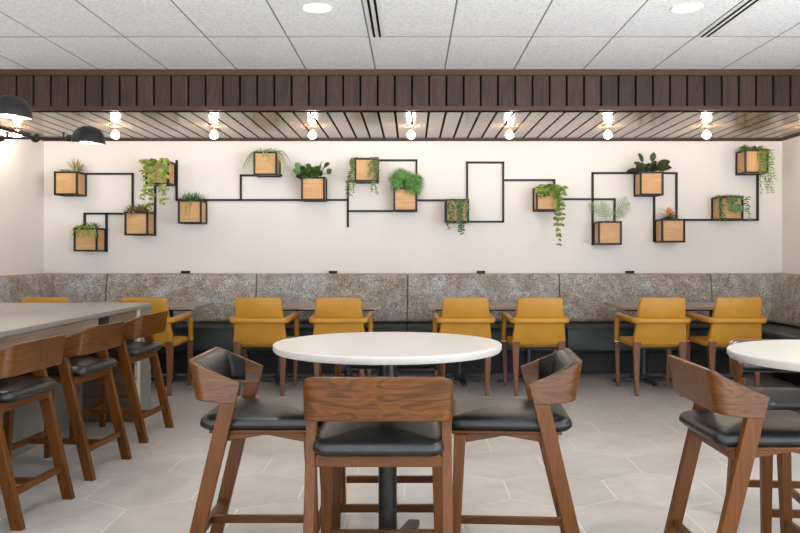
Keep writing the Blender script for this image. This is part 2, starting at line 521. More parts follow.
wall_bars('black bar from the tall empty rectangle to the planter with one long trailing vine', [[(1.031, 2.085), (1.573, 2.085), (1.573, 1.744)]])
wall_bars('large black bar frame linking the feathery frond, rubber plant and orange bromeliad planters', [[(1.635, 1.874), (2.24, 1.874), (2.24, 1.379)], [(1.997, 1.374), (1.997, 2.163), (2.924, 2.163), (2.924, 1.67)], [(2.677, 2.087), (2.677, 1.413)]])
wall_bars('black bar frame at the far right rising to the top right planter', [[(2.948, 1.646), (3.821, 1.646), (3.821, 2.175)]])

PX = [(-3.715, 1.902), (-3.503, 1.296), (-2.958, 1.47), (-2.734, 2.016), (-2.385, 1.596), (-1.575, 2.115), (-1.063, 1.844), (-0.491, 2.046),
      (-0.073, 1.729), (0.486, 1.605), (1.458, 1.734), (2.125, 1.368), (2.573, 1.9), (2.804, 1.393), (3.429, 1.634), (3.698, 2.136)]
PYC = 8.924
plab = ['birch box planter in black cube frame holding a spiky air plant, far left',
        'birch box planter in black cube frame, lowest at the left, holding arching spider grass',
        'birch box planter in black cube frame holding brownish succulents',
        'birch box planter in black cube frame covered by trailing pothos leaves',
        'birch box planter in black cube frame holding short bright green grass',
        'birch box planter in black cube frame holding pale arching stems, upper left of centre',
        'birch box planter in black cube frame holding round dark leaves',
        'birch box planter in black cube frame with thin vines hanging at both sides',
        'birch box planter in black cube frame under the bushy fan palm',
        'birch box planter in black cube frame with ivy falling down its front',
        'birch box planter in black cube frame with one long vine trailing from its right corner',
        'birch box planter in black cube frame holding two feathery fronds',
        'birch box planter in black cube frame holding the dark rubber plant',
        'birch box planter in black cube frame holding the orange bromeliad',
        'birch box planter in black cube frame wrapped in loose ferny vines',
        'birch box planter in black cube frame at the top right corner with hanging string plant']
proto = None
for (x, z), lb in zip(PX, plab):
    if proto is None:
        t = thing('box_planter', lb, 'planter', (x, PYC, z), 0, 'birch planters in black cube frames')
        h, d, bh = 0.127, 0.13, 0.254
        b = B(); s = 0.0095
        for a in (-1, 1):
            for c in (-1, 1):
                box(b, a * (h - s) - s, a * (h - s) + s, c * (d - s) - s, c * (d - s) + s, 0, bh)
        for zz in (s, bh - s):
            for c in (-1, 1):
                box(b, -h + 2 * s, h - 2 * s, c * (d - s) - s, c * (d - s) + s, zz - s, zz + s)
                box(b, c * (h - s) - s, c * (h - s) + s, -d + 2 * s, d - 2 * s, zz - s, zz + s)
        obj('cube_frame', b, M['black_metal'], t, 0, 0)
        b = B(); i = 0.014; tk = 0.01
        X, Y, Z0, Z1 = h - i, d - i, 0.014, bh - 0.012
        box(b, -X, X, -Y, Y, Z0, Z0 + tk)
        for c in (-1, 1):
            box(b, -X, X, c * (Y - tk / 2) - tk / 2, c * (Y - tk / 2) + tk / 2, Z0 + tk, Z1)
            box(b, c * (X - tk / 2) - tk / 2, c * (X - tk / 2) + tk / 2, -Y + tk, Y - tk, Z0 + tk, Z1)
        obj('wooden_box', b, M['birch'], t, 0, 0)
        b = B(); box(b, -X + tk, X - tk, -Y + tk, Y - tk, Z0 + tk, Z1 - 0.012); obj('soil', b, M['soil'], t, 0, 0)
        proto = t
    else:
        dup(proto, (x, PYC, z), 0, lb)

# ---------------- plants (local origin: centre of the soil surface; the box rim is at z = +0.035)
def leaf(b, p, d, L, W, droop=0.3, shape='blade', fold=0.15, n=4, mi=0, face=None):
    p = Vector(p); d = Vector(d).normalized()
    prev = None
    cen = [p + d * (L * t) + Vector((0, 0, -1)) * (droop * L * t * t) for t in [q / n for q in range(n + 1)]]
    for q in range(n + 1):
        t = q / n
        tn = (cen[min(q + 1, n)] - cen[max(q - 1, 0)]).normalized()
        up = Vector(face) if face else Vector((0, 0, 1)) if abs(tn.z) < 0.95 else Vector((d.y, -1 - d.x, 0.2)).normalized()
        s = tn.cross(up).normalized(); u = s.cross(tn)
        if shape == 'blade': wd = W * min(1, t * 6 + 0.5) * (1 - t) ** 0.6 + 0.0006
        elif shape == 'oval': wd = W * (max(0.0, math.sin(PI * min(t ** 0.85, 1))) ** 0.75) + 0.0008
        elif shape == 'heart': wd = W * (max(0.0, math.sin(PI * min(t ** 0.55, 1))) ** 0.8) + 0.0008
        else: wd = W
        row = [b.verts.new(cen[q] + s * wd + u * fold * wd), b.verts.new(cen[q]), b.verts.new(cen[q] - s * wd + u * fold * wd)]
        if prev:
            for k_ in (0, 1):
                f = b.faces.new((prev[k_], prev[k_ + 1], row[k_ + 1], row[k_])); f.material_index = mi
        prev = row

def stem(b, pts, r=0.0025, mi=0):
    n0 = len(b.faces)
    sweep(b, pts, r, r, 5)
    b.faces.ensure_lookup_table()
    for f in list(b.faces)[n0:]: f.material_index = mi

def vine(b, rnd, start, out, length, leafL, leafW, step=0.03, wob=0.02, shape='heart', rise=0.03, mi=0, stemr=0.0018):
    """vine over the rim, hanging down."""
    p = Vector(start); o = Vector(out)
    pts = [p.copy(), p + o * 0.45 + Vector((0, 0, rise)), p + o + Vector((0, 0, rise * 0.4))]
    z = 0
    cur = pts[-1].copy()
    while z < length:
        dz = step
        cur = cur + Vector((rnd.uniform(-wob, wob), rnd.uniform(-wob * 0.35, wob * 0.15), -dz))
        z += dz
        pts.append(cur.copy())
    stem(b, pts, stemr, mi)
    for i, q in enumerate(pts[1:]):
        for s in (-1, 1):
            if rnd.random() < 0.15: continue
            a = rnd.uniform(-0.5, 0.5)
            dr = Vector((s * rnd.uniform(0.4, 1.0), -rnd.uniform(0.15, 0.8), rnd.uniform(-0.7, 0.25)))
            k_ = rnd.uniform(0.7, 1.2) * (1 - 0.35 * i / len(pts))
            leaf(b, q, dr, leafL * k_, leafW * k_, 0.35, shape, 0.15, 4, mi, (rnd.uniform(-0.6, 0.6), -1, rnd.uniform(0.1, 0.9)))

def plant(name, label, idx, mat, build, seed, part='foliage'):
    x, z = PX[idx]
    t = thing(name, label, 'plant', (x, PYC, z + 0.232), 0, 'plants in the wall planters')
    rnd = random.Random(seed)
    b = B(); build(b, rnd)
    o = obj(part, b, mat, t, 0, 60)
    o.data.polygons.foreach_set('use_smooth', [True] * len(o.data.polygons))
    return t

def rosette(b, rnd, c, n, L, W, lo=0.2, hi=1.3, droop=0.3, mi=0, shape='blade', jit=0.0):
    for i in range(n):
        a = rnd.uniform(0, 2 * PI); el = rnd.uniform(lo, hi)
        d = (math.cos(a) * math.cos(el), math.sin(a) * math.cos(el), math.sin(el))
        cc = (c[0] + rnd.uniform(-jit, jit), c[1] + rnd.uniform(-jit, jit), c[2])
        l_ = L * rnd.uniform(0.7, 1.15)
        if cc[1] + d[1] * l_ > 0.13: l_ = max(0.03, (0.13 - cc[1]) / max(d[1], 1e-3))
        leaf(b, cc, d, l_, W * rnd.uniform(0.8, 1.2), droop, shape, 0.2, 5, mi)

def p_air(b, r):
    rosette(b, r, (0.05, 0.03, 0.01), 40, 0.2, 0.009, 0.3, 1.45, 0.15)
    rosette(b, r, (-0.06, -0.07, 0.02), 18, 0.09, 0.009, 0.2, 1.2, 0.6)
    rosette(b, r, (0.02, -0.08, 0.02), 16, 0.09, 0.008, 0.2, 1.2, 0.8)
plant('air_plant', 'spiky straw-green air plant in the highest far left planter', 0, M['leaf_air'], p_air, 1)

def p_spider(b, r):
    rosette(b, r, (0.0, 0.0, 0.0), 60, 0.2, 0.008, 0.5, 1.4, 0.6, jit=0.07)
    for i in range(26):
        a = r.uniform(PI * 1.05, PI * 1.95)
        leaf(b, (r.uniform(-0.08, 0.08), -0.06, 0.01), (math.cos(a) * 0.8, math.sin(a) * 0.5, 0.8), 0.24, 0.009, 1.25, 'blade', 0.2, 7, 0, (0.3, -1, 0.6))
plant('spider_plant', 'light green arching spider plant in the lowest left planter', 1, M['leaf_green'], p_spider, 2)

def p_succ(b, r):
    for c in ((-0.08, -0.05), (-0.03, 0.02), (0.02, -0.06), (0.06, 0.03), (0.09, -0.04)):
        rosette(b, r, (c[0], c[1], 0.015), 20, 0.14, 0.011, 0.2, 1.4, 0.25)
    for i in range(10):
        leaf(b, (r.uniform(-0.11, 0.11), -0.09, 0.03), (r.uniform(-0.6, 0.6), -0.5, 0.5), 0.09, 0.01, 1.3, 'blade', 0.2, 5)
plant('succulent', 'brownish green succulents spilling from the planter under the pothos', 2, M['leaf_succ'], p_succ, 3)

def p_pothos(b, r):
    for x, L, o_ in ((-0.11, 0.38, -0.02), (-0.09, 0.48, -0.01), (-0.06, 0.26, -0.01), (-0.04, 0.42, 0.0), (0.055, 0.3, 0.0), (0.075, 0.42, 0.0), (0.1, 0.36, 0.01)):
        vine(b, r, (x, -0.07, 0.0), (o_, -0.085, 0), L, 0.066, 0.024, 0.05, 0.008)
    rosette(b, r, (-0.07, -0.04, 0.0), 10, 0.1, 0.024, 0.3, 1.2, 0.35, shape='heart', jit=0.05)
    rosette(b, r, (0.08, -0.04, 0.0), 8, 0.1, 0.024, 0.3, 1.2, 0.35, shape='heart', jit=0.03)
plant('pothos', 'lush yellow-green pothos trailing over its planter at upper left', 3, M['leaf_pothos'], p_pothos, 4)

def p_grass(b, r):
    rosette(b, r, (0.0, 0.0, 0.0), 190, 0.17, 0.0045, 0.4, 1.35, 0.3, jit=0.08)
    for i in range(9):
        x = r.uniform(-0.07, 0.07)
        leaf(b, (x, -0.08, 0.02), (r.uniform(-0.5, 0.5), -0.75, 0.6), r.uniform(0.12, 0.2), 0.003, 2.0, 'blade', 0.2, 8)
plant('grass_plant', 'short bright green grass tuft in the planter right of the pothos', 4, M['leaf_grass'], p_grass, 5)

def p_pale(b, r):
    rosette(b, r, (0.0, 0.0, 0.0), 46, 0.2, 0.008, 0.4, 1.3, 0.6, jit=0.08)
    for i in range(34):
        a = r.uniform(0, 2 * PI)
        dx, dy = math.cos(a), math.sin(a) * (0.5 if math.sin(a) < 0 else 0.25)
        leaf(b, (r.uniform(-0.09, 0.09), -0.05, 0.0), (dx * 0.8, dy - 0.15, 0.85), r.uniform(0.22, 0.32), 0.011, r.uniform(1.1, 1.5), 'blade', 0.2, 9, 0, (0.3, -1, 0.6))
plant('pale_spider_plant', 'pale grey-green arching plant in the planter upper left of centre', 5, M['leaf_pale'], p_pale, 6)

def p_fiddle(b, r):
    for i in range(44):
        x = r.uniform(-0.15, 0.15); zt_ = r.uniform(0.0, 0.13) * (1 - 0.35 * (abs(x) < 0.05)) + 0.01
        tip = Vector((x, r.uniform(-0.13, 0.03), zt_))
        base = Vector((x * 0.25, -0.02, 0.0))
        stem(b, [base, (base + tip) / 2 + Vector((0, 0, 0.02)), tip], 0.003)
        leaf(b, tip, (x * 3 + r.uniform(-0.5, 0.5), -0.35, r.uniform(0.1, 1.0)), r.uniform(0.075, 0.095), 0.037, 0.2, 'oval', 0.15, 7, 0, (r.uniform(-0.4, 0.4), -1, r.uniform(0.2, 0.9)))
plant('fiddle_leaf_plant', 'deep green plant with big round leaves in a central-left planter', 6, M['leaf_dark'], p_fiddle, 7)

def p_thin(b, r):
    for i in range(5):
        vine(b, r, (-0.085, -0.08 + 0.01 * i, 0.01), (-0.05 + r.uniform(-0.02, 0.015), -0.06, 0), r.uniform(0.18, 0.42), 0.03, 0.007, 0.02, 0.012, 'oval', 0.02)
    for i in range(5):
        vine(b, r, (0.04 + 0.015 * i, -0.08, 0.01), (r.uniform(-0.02, 0.03), -0.06, 0), r.uniform(0.14, 0.46), 0.032, 0.007, 0.02, 0.012, 'oval', 0.02)
    rosette(b, r, (0, 0, 0.0), 30, 0.08, 0.006, 0.3, 1.2, 0.5, jit=0.08)
plant('thin_vine_plant', 'thin grey-green vines hanging at both sides of their planter, left of the fan palm', 7, M['leaf_thin'], p_thin, 8)

def p_fan(b, r):
    for i in range(40):
        a = r.uniform(-0.8, PI + 0.8); rad = math.sqrt(r.uniform(0.02, 1.0))
        tip = Vector((0.13 * rad * math.cos(a), r.uniform(-0.16, 0.02), 0.055 + 0.13 * rad * math.sin(a)))
        base = Vector((r.uniform(-0.03, 0.03), -0.02, 0.0))
        stem(b, [base, (base + tip) / 2, tip], 0.002)
        d = Vector((math.cos(a), -0.2, math.sin(a))).normalized(); s_ = Vector((-math.sin(a), -0.1, math.cos(a))).normalized()
        for q in range(13):
            g = math.radians(-96 + 16 * q)
            leaf(b, tip, d * math.cos(g) + s_ * math.sin(g) + Vector((0, -0.1, 0)), 0.1 * (1 - 0.2 * abs(q - 6) / 6), 0.0062, 0.12, 'blade', 0.25, 3, 0, (0.05, -1, 0.25))
plant('fan_palm', 'bushy bright green fan palm standing high over its planter', 8, M['leaf_palm'], p_fan, 9)

def p_ivy(b, r):
    for i in range(5):
        x = 0.0 + 0.02 * i
        vine(b, r, (x, -0.08, 0.0), (r.uniform(-0.03, 0.02), -0.07, 0), r.uniform(0.12, 0.36), 0.038, 0.013, 0.022, 0.006, 'oval', 0.02)
    for i in range(2):
        vine(b, r, (-0.1 + 0.03 * i, -0.08, 0.0), (r.uniform(-0.02, 0.02), -0.07, 0), r.uniform(0.22, 0.34), 0.032, 0.01, 0.022, 0.006, 'oval', 0.02)
    rosette(b, r, (0.02, -0.02, 0.0), 30, 0.07, 0.01, 0.2, 1.0, 0.5, jit=0.06, shape='oval')
plant('ivy', 'blue-green ivy falling down the planter beside the tall empty rectangle', 9, M['leaf_ivy'], p_ivy, 10)

def p_trail(b, r):
    for i in range(7):
        x = -0.1 + 0.032 * i
        vine(b, r, (x, -0.06, 0.0), (r.uniform(-0.03, 0.03), -0.085, 0), r.uniform(0.02, 0.06), 0.06, 0.024, 0.04, 0.01)
    for i in range(4):
        vine(b, r, (0.08 + 0.01 * i, -0.07, 0.0), (0.015 + 0.008 * i, -0.075, 0), [0.56, 0.46, 0.36, 0.24][i], 0.062, 0.024, 0.055, 0.008)
    rosette(b, r, (0, 0, 0.01), 34, 0.12, 0.02, 0.3, 1.2, 0.45, shape='heart', jit=0.08)
plant('trailing_pothos', 'green pothos mound with one long vine hanging below its planter, right of tall rectangle', 10, M['leaf_green'], p_trail, 11)

def frond(b, r, base, d, L, droop, lw, ll, n=26):
    d = Vector(d).normalized(); base = Vector(base)
    pts = [base + d * (L * q / n) + Vector((0, 0, -1)) * droop * L * (q / n) ** 2 for q in range(n + 1)]
    stem(b, pts, 0.002)
    for q in range(3, n + 1):
        tn = (pts[q] - pts[q - 1]).normalized()
        s = tn.cross(Vector((0, -1, 0.1))).normalized()
        k_ = math.sin(PI * (0.12 + 0.83 * q / n)) * ll
        for sg in (-1, 1):
            leaf(b, pts[q], tn * 0.75 + s * sg * 0.8 + Vector((0, -0.08, 0)), k_, lw, 0.15, 'blade', 0.1, 3, 0, (0.05, -1, 0.2))
def p_frond(b, r):
    frond(b, r, (0.04, 0, 0), (-0.72, -0.05, 1.0), 0.42, 0.3, 0.0036, 0.1, 16)
    frond(b, r, (0.05, -0.02, 0), (-0.42, -0.15, 1.0), 0.34, 0.25, 0.0036, 0.09, 13)
    frond(b, r, (0.06, -0.02, 0), (0.45, -0.1, 1.0), 0.32, 0.02, 0.004, 0.11, 12)
    frond(b, r, (0.06, 0, 0), (0.7, -0.05, 1.0), 0.3, 0.08, 0.004, 0.1, 12)
    rosette(b, r, (-0.03, -0.06, 0.0), 30, 0.07, 0.006, 0.2, 1.3, 0.5, jit=0.07)
plant('feathery_palm', 'two feathery silvery palm fronds spreading from the low planter', 11, M['leaf_frond'], p_frond, 12)

def p_rubber(b, r):
    def lf(tip, d, L, W):
        base = Vector((tip[0] * 0.3, -0.02, 0.0))
        stem(b, [base, (base + Vector(tip)) / 2 + Vector((0, 0, 0.012)), tip], 0.003)
        leaf(b, tip, d, L, W, 0.2, 'oval', 0.22, 7, 0, (r.uniform(-0.5, 0.5), -1, 0.6))
    lf((0.08, -0.04, 0.06), (0.7, -0.3, 0.6), 0.18, 0.055)
    lf((0.09, -0.03, 0.05), (0.9, -0.35, 0.3), 0.16, 0.046)
    lf((0.03, -0.02, 0.14), (0.15, -0.2, 1.0), 0.13, 0.034)
    lf((-0.07, -0.03, 0.13), (-0.5, -0.25, 1.0), 0.14, 0.036)
    lf((-0.08, -0.04, 0.08), (-0.9, -0.2, 0.6), 0.12, 0.032)
    lf((-0.1, -0.04, 0.04), (-1.0, -0.25, 0.1), 0.17, 0.03)
    lf((-0.08, -0.07, 0.03), (-0.8, -0.5, 0.1), 0.12, 0.03)
    lf((-0.02, -0.06, 0.05), (-0.2, -0.6, 0.8), 0.11, 0.034)
    lf((0.01, -0.06, 0.04), (0.2, -0.7, 0.5), 0.11, 0.034)
    for i in range(14):
        a = r.uniform(0, 2 * PI)
        lf((0.05 * math.cos(a), 0.03 * math.sin(a) - 0.03, r.uniform(0.02, 0.07)), (math.cos(a), 0.4 * math.sin(a) - 0.3, r.uniform(0.2, 0.9)), 0.12, 0.036)
plant('rubber_plant', 'dark purple-green rubber plant with upright oval leaves at upper right', 12, M['leaf_rubber'], p_rubber, 13)

def p_brom(b, r):
    for i in range(22):
        a = 2 * PI * i / 22 + r.uniform(-0.1, 0.1); el = r.uniform(0.15, 0.7)
        leaf(b, (-0.02, -0.03, 0.02), (math.cos(a) * math.cos(el), math.sin(a) * math.cos(el) * 0.7 - 0.1, math.sin(el)), 0.18, 0.013, 0.3, 'blade', 0.2, 5)
t = plant('bromeliad', 'bromeliad with orange centre in the planter at lower right', 13, M['leaf_grass'], p_brom, 14)
b = B(); r = random.Random(5)
for i in range(26):
    a = r.uniform(0, 2 * PI); el = r.uniform(0.2, 1.4)
    leaf(b, (-0.02, -0.04, 0.045), (math.cos(a) * math.cos(el), math.sin(a) * math.cos(el) * 0.8 - 0.2, math.sin(el)), r.uniform(0.1, 0.14), 0.015, 0.1, 'blade', 0.2, 4)
o = obj('flower', b, M['petal'], t, 0, 60); o['label'] = 'orange flower rosette'

def p_fern(b, r):
    for i in range(9):
        x = -0.125 + 0.031 * i
        L = 0.24 if i < 2 or i > 7 else r.uniform(0.01, 0.07)
        vine(b, r, (x, -0.075, 0.0), ((-0.035 if i < 2 else 0.035 if i > 7 else 0), -0.07, 0), L, 0.04, 0.009, 0.022, 0.014, 'oval', 0.03)
    for q in range(4):
        frond(b, r, (0.03, -0.15, -0.16), (0.9 - 0.55 * q, -0.1, 1.0), 0.13, 0.25, 0.007, 0.05, 12)
    rosette(b, r, (0, 0, 0.0), 70, 0.13, 0.009, 0.2, 1.0, 0.4, jit=0.1)
plant('fern', 'loose green fern and vines wrapped around the planter near the right end', 14, M['leaf_ivy'], p_fern, 15)

def p_string(b, r):
    for i in range(9):
        vine(b, r, (0.02 + 0.01 * i, -0.07, 0.0), (0.01 + 0.005 * i, -0.07, 0), r.uniform(0.15, 0.48), 0.036, 0.005, 0.03, 0.011, 'oval', 0.03)
    for i in range(8):
        a = r.uniform(0.9, 2.2) * PI / 1.5
        leaf(b, (r.uniform(-0.08, 0.08), -0.05, 0.02), (r.uniform(-0.8, 0.8), -0.4, 0.9), 0.22, 0.006, 1.5, 'blade', 0.2, 9)
    rosette(b, r, (-0.02, -0.01, 0.01), 90, 0.17, 0.013, 0.4, 1.3, 0.55, jit=0.09)
plant('string_plant', 'wild plant with hanging green strings in the top right corner planter', 15, M['leaf_green'], p_string, 16)

# ------------------------------------------------------------------ banquette seating
def banq_profile(back=True):
    return [(0.0, 0.535), (-0.015, 0.56), (0.05, 1.0), (0.062, 1.042), (0.08, 1.055), (0.22, 1.055), (0.22, 0.535)]
SEATZ = 0.52
def banquette(label, x0, x1, loc, rot, cut=0.0):
    """built along local x, wall at local y = 0.23"""
    t = thing('banquette', label, 'bench', loc, rot, 'sections of the wall banquette')
    b = B(); g = 0.004
    prism(b, [(y, z) for y, z in banq_profile()], 'x', x0 + g, x1 - g)
    obj('backrest', b, M['fabric'], t, 0.012, 40, segs=3)
    b = B(); prism(b, [(-0.37 + cut, 0.245), (-0.39 + cut, 0.27), (-0.39 + cut, 0.47), (-0.37 + cut, 0.505), (-0.33 + cut, SEATZ), (0.2, SEATZ + 0.01), (0.2, 0.245)], 'x', x0 + g / 2, x1 - g / 2)
    obj('seat', b, M['teal'], t, 0.012, 40, segs=3)
    b = B(); box(b, x0, x1, -0.14, 0.2, 0.0, 0.245); obj('base', b, M['kick'], t, 0.0, 0)
    return t
BY = YB - 0.225
banquette('mottled banquette section behind the leftmost visible booth table', -3.32, -1.69, (0, BY, 0), 0)
banquette('mottled banquette section behind the two chairs left of centre', -1.69, -0.05, (0, BY, 0), 0)
banquette('mottled banquette section behind the two chairs right of centre', -0.05, 1.6, (0, BY, 0), 0)
banquette('mottled banquette section behind the two chairs at the right-hand end', 1.6, 3.25, (0, BY, 0), 0)
# returns along the side walls: local x runs along world y
banquette('mottled banquette section running forward along the right wall', 0.392, 2.2, (XR - 0.225, BY, 0), -PI / 2)
banquette('mottled banquette section running forward along the left wall', -2.2, -0.392, (XL + 0.225, BY, 0), PI / 2, 0.1)
# corner units closing the two inside corners
for sx, lb in ((1, 'mottled banquette corner unit where back and right wall meet'), (-1, 'mottled banquette corner unit where back and left wall meet')):
    t = thing('banquette', lb, 'bench', (0, 0, 0), 0, 'sections of the wall banquette')
    wx = XR - 0.225 if sx > 0 else XL + 0.225
    xe = 3.254 if sx > 0 else -3.324
    xa, xb = sorted((xe, wx + sx * 0.22))
    b = B()
    prism(b, [(BY + y, z) for y, z in banq_profile()], 'x', xa, xb)
    prism(b, [(wx + sx * y, z) for y, z in banq_profile()], 'y', BY - 0.388, BY + 0.22)
    obj('backrest', b, M['fabric'], t, 0.01, 40, segs=3)
    b = B(); box(b, *sorted((xe, wx + sx * 0.2)), BY - 0.388, BY + 0.2, 0.245, SEATZ); obj('seat', b, M['teal'], t, 0.01, 40)
    b = B(); box(b, *sorted((xe, wx + sx * 0.2)), BY - 0.14, BY + 0.2, 0, 0.245); obj('base', b, M['kick'], t, 0, 0)
for i, (x, lb) in enumerate(((-2.48, 'small black box on the banquette ledge behind the leftmost visible booth table'), (-0.865, 'small black box on the banquette ledge above the second chair left of centre'),
                             (0.755, 'small black box on the banquette ledge between the two chairs right of centre'), (2.385, 'small black box on the banquette ledge nearest the right wall'))):
    b = B(); box(b, -0.044, 0.044, -0.03, 0.03, 0, 0.03); box(b, -0.048, 0.048, -0.034, 0.034, 0, 0.004)
    o = obj('power_box', b, M['black_metal'], None, 0.003, 0, loc=(x, YB - 0.1, 1.055)); tag(o, lb, 'power box', 'black boxes on the banquette ledge')

# ------------------------------------------------------------------ booth tables
def booth_table(label, x0, loc_only=None):
    t = thing('booth_table', label, 'table', (x0 + 0.67, 8.2, 0), 0, 'rectangular booth tables along the banquette')
    b = B(); box(b, -0.67, 0.67, -0.38, 0.38, 0.738, 0.77); obj('tabletop', b, M['booth_top'], t, 0.004)
    b = B(); box(b, -0.6, 0.6, -0.3, 0.3, 0.722, 0.738); obj('underframe', b, M['black_metal'], t, 0.002)
    for x in (-0.36, 0.33):
        b = B(); lathe(b, [(0.034, 0.03), (0.034, 0.722)], 20, x, -0.03); lathe(b, [(0.07, 0.03), (0.06, 0.055), (0.036, 0.065)], 20, x, -0.03); obj('column', b, M['base_metal'], t)
        for a in (0.12, 0.12 + PI / 2, 0.12 + PI, 0.12 + 1.5 * PI):
            b = B()
            ca, sa = math.cos(a), math.sin(a)
            rings = []
            for s, hw, z0, z1 in ((0.03, 0.03, 0.025, 0.05), (0.2, 0.026, 0.02, 0.04), (0.3, 0.022, 0.002, 0.026), (0.315, 0.018, 0.0, 0.02)):
                px, py = x + ca * s, -0.03 + sa * s
                rings.append([(px - sa * hw, py + ca * hw, z0), (px + sa * hw, py - ca * hw, z0), (px + sa * hw, py - ca * hw, z1), (px - sa * hw, py + ca * hw, z1)])
            loft(b, rings); obj('foot', b, M['base_metal'], t, 0.002)
    return t
bt = booth_table('grey-brown booth table beside the far end of the grey counter', -3.41)
dup(bt, (-1.635 + 0.67, 8.2, 0), 0, 'grey-brown booth table in front of the two chairs left of centre')
dup(bt, (0.162 + 0.67, 8.2, 0), 0, 'grey-brown booth table in front of the two chairs right of centre')
dup(bt, (2.0 + 0.67, 8.2, 0), 0, 'grey-brown booth table at the right with its left corner free')

# ------------------------------------------------------------------ mustard armchairs (local +y faces the booth table)
def make_chair(label):
    t = thing('armchair', label, 'chair', (0, 0, 0), 0, 'mustard armchairs at the booth tables')
    # backrest: tapered upholstered panel, leaning back
    b = B(); rings = []
    for z, hw, yo in ((0.455, 0.236, 0.02), (0.47, 0.241, 0.014), (0.6, 0.226, -0.012), (0.75, 0.21, -0.05), (0.865, 0.2, -0.082), (0.88, 0.193, -0.087), (0.885, 0.18, -0.087)):
        th = 0.032 if 0.46 < z < 0.88 else 0.022
        rr = 0.016; ring = []
        for cx, cy, a0 in ((hw - rr, th - rr, 0), (-hw + rr, th - rr, 90), (-hw + rr, -th + rr, 180), (hw - rr, -th + rr, 270)):
            for k_ in range(4):
                a = math.radians(a0 + 30 * k_); ring.append((cx + rr * math.cos(a), yo + cy + rr * math.sin(a), z))
        rings.append(ring)
    loft(b, rings); obj('backrest', b, M['mustard'], t, 0, 50)
    b = B(); pad(b, -0.235, 0.235, 0.045, 0.56, 0.432, 0.485, 0.04, 0.01, edge=0.022); obj('seat', b, M['mustard'], t, 0, 60)
    # armrest loop
    path = []
    hx, yb, yf, r = 0.245, -0.085, 0.5, 0.05
    path.append((hx + 0.012, yf + 0.02, 0.445)); path.append((hx + 0.01, yf + 0.01, 0.6))
    for k_ in range(5):
        a = math.radians(18 + 18 * k_); path.append((hx + 0.008, yf - 0.03 + 0.04 * math.cos(a) , 0.66 + 0.032 * math.sin(a)))
    path.append((hx + 0.006, 0.3, 0.69)); path.append((hx + 0.002, 0.1, 0.684))
    for k_ in range(6):
        a = math.radians(18 * k_); path.append((hx - r + r * math.cos(a), yb + r - r * math.sin(a), 0.682))
    left = [(-x, y, z) for x, y, z in path[::-1]]
    b = B(); sweep(b, path + left, 0.022, 0.0255, 12, Vector((0, 0, 1)), 0.75); obj('armrest', b, M['mustard'], t, 0, 60)
    for s in (-1, 1):
        b = B()
        rings = []
        for z, hw, hd, xc, yc in ((0.0, 0.0165, 0.017, 0.198, 0.01), (0.2, 0.022, 0.022, 0.203, 0.012), (0.38, 0.029, 0.026, 0.205, 0.012), (0.46, 0.034, 0.024, 0.203, 0.004), (0.49, 0.036, 0.018, 0.203, -0.006)):
            rings.append([(s * (xc - hw), yc - hd, z), (s * (xc + hw), yc - hd, z), (s * (xc + hw), yc + hd, z), (s * (xc - hw), yc + hd, z)])
        loft(b, rings); obj('leg', b, M['chair_leg'], t, 0.005, 40)
        b = B(); rings = []
        for z, hw, xc, yc in ((0.0, 0.015, 0.236, 0.545), (0.25, 0.021, 0.243, 0.537), (0.43, 0.025, 0.25, 0.53)):
            rings.append([(s * (xc - hw), yc - hw, z), (s * (xc + hw), yc - hw, z), (s * (xc + hw), yc + hw, z), (s * (xc - hw), yc + hw, z)])
        loft(b, rings); lg = obj('leg', b, M['chair_leg'], t, 0.005, 40)
        b = B(); box(b, s * 0.254 - 0.023, s * 0.254 + 0.023, 0.507, 0.553, 0.43, 0.447); cp = obj('cap', b, M['chrome'], lg, 0.002); cp['label'] = 'chrome joint cap'
    b = B(); box(b, -0.19, 0.19, 0.08, 0.52, 0.412, 0.434); obj('seat_frame', b, M['black_metal'], t, 0.003)
    return t
ch = [(-3.25, 7.36, 0, 'mustard armchair at the far left, only its top edge seen over the counter'),
      (-2.375, 7.34, 0, 'mustard armchair just past the far end of the grey counter'),
      (-1.36, 7.34, 0, 'mustard armchair just above the left edge of the white round table'),
      (-0.652, 7.34, 0, 'mustard armchair behind the left half of the white round table'),
      (0.476, 7.34, 0, 'mustard armchair behind the right end of the white round table'),
      (1.134, 7.34, 0, 'mustard armchair behind the right-hand stool of the centre table'),
      (2.21, 7.32, 0, 'mustard armchair at the left side of the right-hand booth table'),
      (2.89, 7.34, 0, 'mustard armchair nearest the right wall')]
c0 = make_chair(ch[0][3])
for i, (x, y, a, lb) in enumerate(ch):
    if i == 0: c0.location = (x, y, 0); c0.rotation_euler = (0, 0, a)
    else: dup(c0, (x, y, 0), a, lb)

